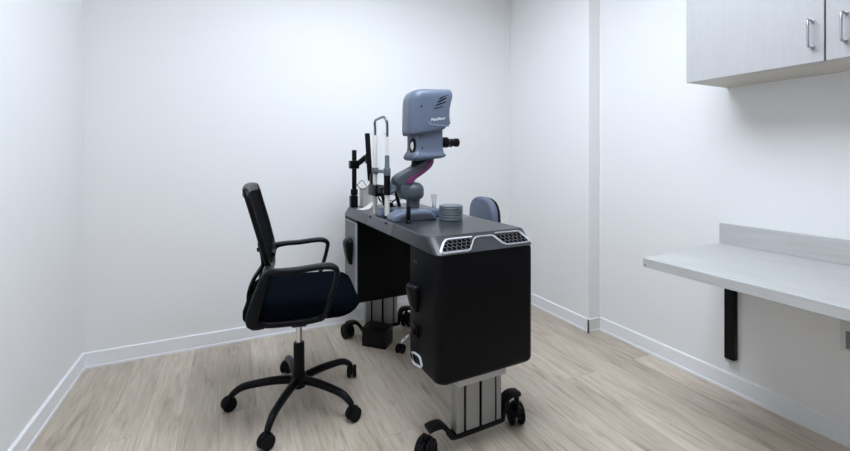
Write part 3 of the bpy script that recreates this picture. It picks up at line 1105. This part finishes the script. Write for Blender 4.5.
cab_ = MB()
cab_.tube(smooth_path([(0.728, YF + 0.02, 0.945), (0.742, YF - 0.005, 0.915), (0.778, YF - 0.03, 0.905), (0.800, 2.060, 0.925), (0.816, 2.02, 0.935), (0.800, 1.955, 0.948)], 8), 0.0024, seg=8)
cab_.tube(smooth_path([(0.728, YF + 0.02, 0.935), (0.750, YF - 0.01, 0.897), (0.785, 2.07, 0.885), (0.775, 2.035, 0.890)], 8), 0.0024, seg=8)
o = cab_.build('cable', M_BLACK, loc=(0.77, 2.07, 0.90))
tag(o, 'loose black leads drooping low under the tilted control pad', 'cable')

# off-white box and paper at the far end
bx = MB()
bx.box(0.730, 0.806, 2.440, 2.510, TZ, 0.966, 0.002, 1)
o = bx.build('carton', M_BOXW, loc=(0.768, 2.475, TZ))
tag(o, 'small off-white carton standing at the far end of the table', 'box')
pp = MB()
pq = Matrix.Translation((0.722, 2.345, TZ)) @ Matrix.Rotation(math.radians(28), 4, 'Z')


def paper(u, v):
    x, y = (u - 0.5) * 0.105, (v - 0.5) * 0.06
    z = 0.0015 + 0.12 * max(0, u - 0.35) ** 2 * (1 - 0.6 * v)
    return (x, y, z), (0, 0, 1)


pp.grid(paper, 10, 6, 0.0008, pq)
o = pp.build('paper_sheet', M_PAPER, loc=(0.722, 2.345, TZ))
tag(o, 'curled white paper sheet lying on the far table end beside the black pole', 'paper')

# ribbed lens case
lc = thing('lens_case', 'round ribbed grey case standing on the table right of the microscope', 'case', (0.972, 1.750, TZ))
q = Matrix.Translation((0.972, 1.750, TZ)) @ Matrix.Diagonal((0.98, 0.98, 0.9, 1))
prof = [(0, 0), (0.055, 0)]
for i in range(5):
    z = 0.002 + i * 0.0145
    prof += [(0.0585, z + 0.001), (0.060, z + 0.003), (0.060, z + 0.0105), (0.0585, z + 0.0125), (0.0570, z + 0.0135)]
prof += [(0.055, 0.0735), (0, 0.0735)]
MB().lathe(prof, 40, q).build('ribbed_body', M_DISC, lc)
MB().lathe([(0, 0.0735), (0.0560, 0.0735), (0.0590, 0.0755), (0.0590, 0.0795), (0.057, 0.0815), (0.050, 0.0822), (0.049, 0.0805), (0, 0.0805)], 40, q).build('lid', M_DISC, lc)

# clear vial
v = MB()
v.lathe([(0, 0), (0.012, 0), (0.011, 0.05), (0.0095, 0.055), (0.013, 0.062), (0.0165, 0.098), (0.0150, 0.098), (0.0115, 0.066), (0.0075, 0.056), (0.0090, 0.048), (0.0095, 0.004), (0, 0.004)], 24, Matrix.Translation((1.030, 2.050, TZ)))
o = v.build('clear_cup', M_VIAL, loc=(1.030, 2.050, TZ))
tag(o, 'small clear plastic cup on the table behind the ribbed case', 'cup')

# ------------------------------------------------------------------ black office chair
OCX, OCY, OCR = 0.285, 1.990, math.radians(-8)
ch = thing('office_chair', 'black mesh-back office chair with armrests at the table side', 'chair', (OCX, OCY, 0), OCR, local=True)


def star_base(par, mtl, a0, R, hubz, leg_name, rr_, wheel_r, castmat, flat=1.0):
    for k in range(5):
        a = math.radians(a0 + 72 * k)
        d = Vector((math.cos(a), math.sin(a), 0))
        pts = [d * (R * s_) + Vector((0, 0, z_)) for s_, z_ in ((0.06, hubz), (0.35, hubz + 0.004), (0.65, hubz - 0.003), (0.82, hubz - 0.013), (0.93, hubz - 0.034), (0.975, wheel_r * 2 + 0.004))]
        lg = MB()
        n_ = 5
        lg.tube(smooth_path(pts, n_), interp([rr_ * 1.15, rr_ * 1.1, rr_, rr_ * 0.95, rr_ * 0.85, rr_ * 0.72], n_), seg=12, side=(-d.y, d.x, 0))
        leg = lg.build(leg_name, mtl, par)
        cm = MB()
        p_ = d * R
        h = a + (0.9, -0.7, 0.6, -0.5, 1.3)[k]
        mt = Matrix.Translation((p_.x, p_.y, 0)) @ Matrix.Rotation(h, 4, 'Z')
        hood = [((wheel_r + 0.003) * math.cos(math.radians(t_)), wheel_r + (wheel_r + 0.003) * math.sin(math.radians(t_))) for t_ in range(-10, 191, 20)]
        cm.prism(hood, 'y', -0.006, 0.006, 0.002, 1, mt, 60)
        cm.cyl(d * (R * 0.975) + Vector((0, 0, wheel_r + 0.01)), d * (R * 0.975) + Vector((0, 0, wheel_r * 2 + 0.012)), 0.009, 14)
        for sd in (-1, 1):
            q_ = mt @ Matrix.Translation((0, sd * 0.0155, wheel_r)) @ Matrix.Rotation(PI / 2, 4, 'X')
            cm.lathe([(0, -0.008), (wheel_r * 0.8, -0.009), (wheel_r, -0.004), (wheel_r, 0.005), (wheel_r * 0.85, 0.009), (0, 0.008)], 24, q_)
        cm.build('castor', castmat, leg)


star_base(ch, M_BLACK, 30, 0.308, 0.112, 'base_leg', 0.0170, 0.030, M_RUBBER)
MB().lathe([(0, 0.070), (0.020, 0.070), (0.036, 0.082), (0.040, 0.100), (0.038, 0.128), (0.030, 0.136), (0, 0.136)], 28).build('base_hub', M_BLACK, ch)
MB().lathe([(0, 0.130), (0.0265, 0.130), (0.0250, 0.282), (0.022, 0.286), (0, 0.286)], 24).build('lift_sleeve', M_BLACK, ch)
MB().lathe([(0, 0.284), (0.0145, 0.284), (0.0145, 0.446), (0, 0.446)], 20).build('gas_lift', M_CHROME, ch)
me_ = MB()
me_.box(-0.11, 0.10, -0.075, 0.075, 0.438, 0.474, 0.008, 3)
me_.box(-0.03, 0.03, -0.255, 0.255, 0.456, 0.474, 0.004, 2)
me_.build('tilt_mechanism', M_BLACK, ch)
lv = MB()
lv.tube(smooth_path([(0.03, 0.05, 0.448), (0.03, 0.16, 0.446), (0.03, 0.23, 0.442)], 4), 0.005, seg=8)
lv.box(0.010, 0.050, 0.22, 0.275, 0.434, 0.448, 0.004, 2)
lv.build('lever', M_BLACK, ch)
# seat cushion
st = MB()
b = bmesh.new()
R = []
for (ins, z) in ((0.060, 0.470), (0.022, 0.472), (0.006, 0.478), (0.0, 0.488), (0.0, 0.510), (0.008, 0.532), (0.026, 0.546), (0.070, 0.553), (0.13, 0.555)):
    rg = []
    for (x, y) in rrect(-0.225 + ins, 0.262 - ins, -0.258 + ins, 0.258 - ins, [max(0.02, 0.095 - ins * 0.5)] * 4, 8):
        dz = 0.0
        if x > 0.14:
            dz += ((x - 0.14) / 0.12) ** 2 * (0.024 if z < 0.495 else -0.004)
        if x < -0.1 and z > 0.5:
            dz += 0.004
        rg.append(b.verts.new((x, y, z + dz)))
    R.append(rg)
for A, B in zip(R[:-1], R[1:]):
    n = len(A)
    for i in range(n):
        b.faces.new((A[i], A[(i + 1) % n], B[(i + 1) % n], B[i]))
b.faces.new(R[0][::-1])
b.faces.new(R[-1])
st._take(b)
st.build('seat', M_FABRIC, ch, ang=70)


# backrest: bowed mesh panel in a frame
def bk_half(t):
    """half width against t (0 bottom, 1 top)"""
    K = [(0, 0.075), (0.06, 0.120), (0.14, 0.185), (0.22, 0.207), (0.5, 0.217), (0.92, 0.222), (1, 0.214)]
    for (a, va), (c_, vc) in zip(K[:-1], K[1:]):
        if t <= c_:
            return va + (vc - va) * (t - a) / (c_ - a)
    return K[-1][1]


def bk_pt(l, t):
    hw = bk_half(t)
    y = l * hw
    z = 0.650 + 0.377 * t - 0.010 * l * l * (1 if t > 0.5 else 0) * (t - 0.5) * 2
    x = -0.104 - 0.102 * t - 0.018 * (1 - (y / 0.226) ** 2)
    return Vector((x, y, z))


mp_ = MB()


def bkf(u, v):
    p = bk_pt(-1 + 2 * u, v)
    return p, (1, 0, 0.25)


mp_.grid(bkf, 16, 14, 0.008)
br_ = mp_.build('backrest', M_MESH, ch, ang=60)
fr = MB()
loop = [bk_pt(-1, t / 12) for t in range(13)] + [bk_pt(-1 + 2 * k / 12, 1) for k in range(1, 12)] + [bk_pt(1, 1 - t / 12) for t in range(13)] + [bk_pt(1 - 2 * k / 6, 0) for k in range(1, 6)]
fr.tube(loop, 0.0125, 0.0135, seg=10, closed=True)
# thicker head rail
fr.tube([bk_pt(-1 + 2 * k / 12, 0.955) + Vector((-0.003, 0, 0)) for k in range(13)], [0.011] + [0.014] * 11 + [0.011], seg=10)
fr.build('back_frame', M_BLACK, ch, ang=60)
# spine from backrest to seat
sp = MB()
sp.tube(smooth_path([(-0.06, 0, 0.460), (-0.16, 0, 0.458), (-0.205, 0, 0.465), (-0.218, 0, 0.530), (-0.198, 0, 0.600), (-0.160, 0, 0.660), (-0.158, 0, 0.710), (-0.172, 0, 0.770)], 5),
        interp([0.035, 0.035, 0.035, 0.034, 0.034, 0.045, 0.060, 0.045], 5), 0.009, seg=12, side=(0, 1, 0), power=4)
sp.cyl((-0.165, -0.02, 0.740), (-0.182, -0.02, 0.737), 0.010, 14)
sp.build('back_support', M_BLACK, ch, ang=60)
# armrests: closed loops
for sd in (-1, 1):
    y = sd * 0.281
    yi = sd * 0.262
    A = MB()
    pts = [(-0.135, yi, 0.486), (-0.176, y, 0.506), (-0.164, y, 0.565), (-0.140, y, 0.640), (-0.120, y - sd * 0.012, 0.690), (-0.070, y, 0.699), (0.000, y, 0.701), (0.085, y, 0.708), (0.126, y, 0.706),
           (0.150, y, 0.690), (0.149, y, 0.660), (0.130, y, 0.585), (0.102, y, 0.508), (0.080, yi, 0.486)]
    n_ = 4
    A.tube(smooth_path(pts, n_), interp([0.016, 0.020, 0.022, 0.022, 0.022, 0.024, 0.026, 0.027, 0.026, 0.022, 0.018, 0.017, 0.017, 0.015], n_),
           interp([0.014, 0.024, 0.026, 0.022, 0.016, 0.012, 0.0115, 0.0115, 0.012, 0.011, 0.010, 0.010, 0.011, 0.011], n_), seg=14, side=(0, 1, 0), power=3)
    A.tube(smooth_path([(-0.158, yi, 0.490), (-0.09, yi, 0.482), (0.03, yi, 0.481), (0.09, yi, 0.488)], 4), 0.014, 0.012, seg=12, side=(0, 1, 0), power=3)
    # link up to the back frame
    A.tube(smooth_path([(-0.124, y - sd * 0.010, 0.688), (-0.128, y - sd * 0.06, 0.694), (-0.126, sd * 0.160, 0.690), (-0.124, sd * 0.100, 0.682)], 5), 0.014, 0.014, seg=12)
    A.build('armrest', M_BLACK, ch, ang=60)

# ------------------------------------------------------------------ grey stool behind the table
sx_, sy_ = 1.235, 2.190
so = thing('stool', 'slate grey upholstered stool with a backrest behind the table', 'stool', (sx_, sy_, 0), math.radians(174), local=True)
star_base(so, M_CHROME, 172.7 - 174, 0.338, 0.112, 'base_leg', 0.016, 0.026, M_RUBBER)
MB().lathe([(0, 0.062), (0.030, 0.070), (0.034, 0.110), (0.026, 0.118), (0, 0.118)], 24).build('base_hub', M_CHROME, so)
MB().lathe([(0, 0.115), (0.024, 0.115), (0.024, 0.30), (0.014, 0.302), (0.014, 0.43), (0, 0.43)], 20).build('gas_lift', M_BLACK, so)
MB().box(-0.08, 0.08, -0.06, 0.06, 0.425, 0.455, 0.008, 2).build('seat_plate', M_BLACK, so)
MB().lathe([(0, 0.452), (0.150, 0.452), (0.168, 0.462), (0.172, 0.490), (0.165, 0.515), (0.140, 0.527), (0, 0.530)], 36).build('seat', M_STOOL, so)
bbm = MB()
bbm.tube(smooth_path([(-0.05, 0, 0.438), (-0.16, 0, 0.436), (-0.215, 0, 0.48), (-0.232, 0, 0.60), (-0.235, 0, 0.76)], 5), 0.022, 0.006, seg=12, side=(0, 1, 0), power=4)
bbm.build('back_bar', M_BLACK, so)
bp = MB()
shape = []
for k in range(40):
    a = 2 * PI * k / 40
    yy = 0.165 * math.copysign(abs(math.cos(a)) ** 0.75, math.cos(a)) * (1.0 if math.sin(a) < 0 else 1.0)
    zz = 0.768 + 0.140 * math.copysign(abs(math.sin(a)) ** 0.75, math.sin(a))
    shape.append((yy, zz))
bp.prism(shape, 'x', -0.228, -0.180, 0.020, 4, None, 50)
bp.build('backrest', M_STOOL, so, ang=60)
bs2 = MB()
bs2.prism([(y * 0.97, 0.768 + (z - 0.768) * 0.97) for y, z in shape], 'x', -0.240, -0.226, 0.004, 2, None, 50)
bs2.build('backrest_shell', M_BLACK, so, ang=60)

# ------------------------------------------------------------------ black box on the floor by the far column
eb = thing('equipment_box', 'black box on the floor in front of the far table column', 'box', (0.814, 2.400, 0), math.radians(-45), local=True)
MB().box(-0.080, 0.080, -0.056, 0.056, 0.0, 0.105, 0.005, 2).build('housing', M_BLACKSAT, eb)
MB().box(-0.083, 0.083, -0.059, 0.059, 0.097, 0.114, 0.004, 2).build('lid', M_BLACK, eb)

# ------------------------------------------------------------------ world, camera
w = bpy.data.worlds.new('World')
w.use_nodes = True
w.node_tree.nodes['Background'].inputs[0].default_value = (0.8, 0.9, 1.0, 1)
w.node_tree.nodes['Background'].inputs[1].default_value = 0.05
sc.world = w

cam = bpy.data.cameras.new('camera')
co = bpy.data.objects.new('camera', cam)
C.objects.link(co)
co.location = (0, 0, 1.16)
co.rotation_euler = (PI / 2, 0, -math.radians(25.4))
cam.sensor_width = 36
cam.sensor_fit = 'HORIZONTAL'
cam.lens = 406 / 850 * 36
cam.shift_y = -68.5 / 850
cam.clip_start = 0.02
sc.camera = co

sc.view_settings.view_transform = 'Standard'
sc.view_settings.look = 'None'
sc.view_settings.exposure = 0.0
sc.view_settings.gamma = 1.0
sc.view_settings.use_curve_mapping = False
sc.cycles.max_bounces = 10
sc.cycles.diffuse_bounces = 6
sc.cycles.use_denoising = True
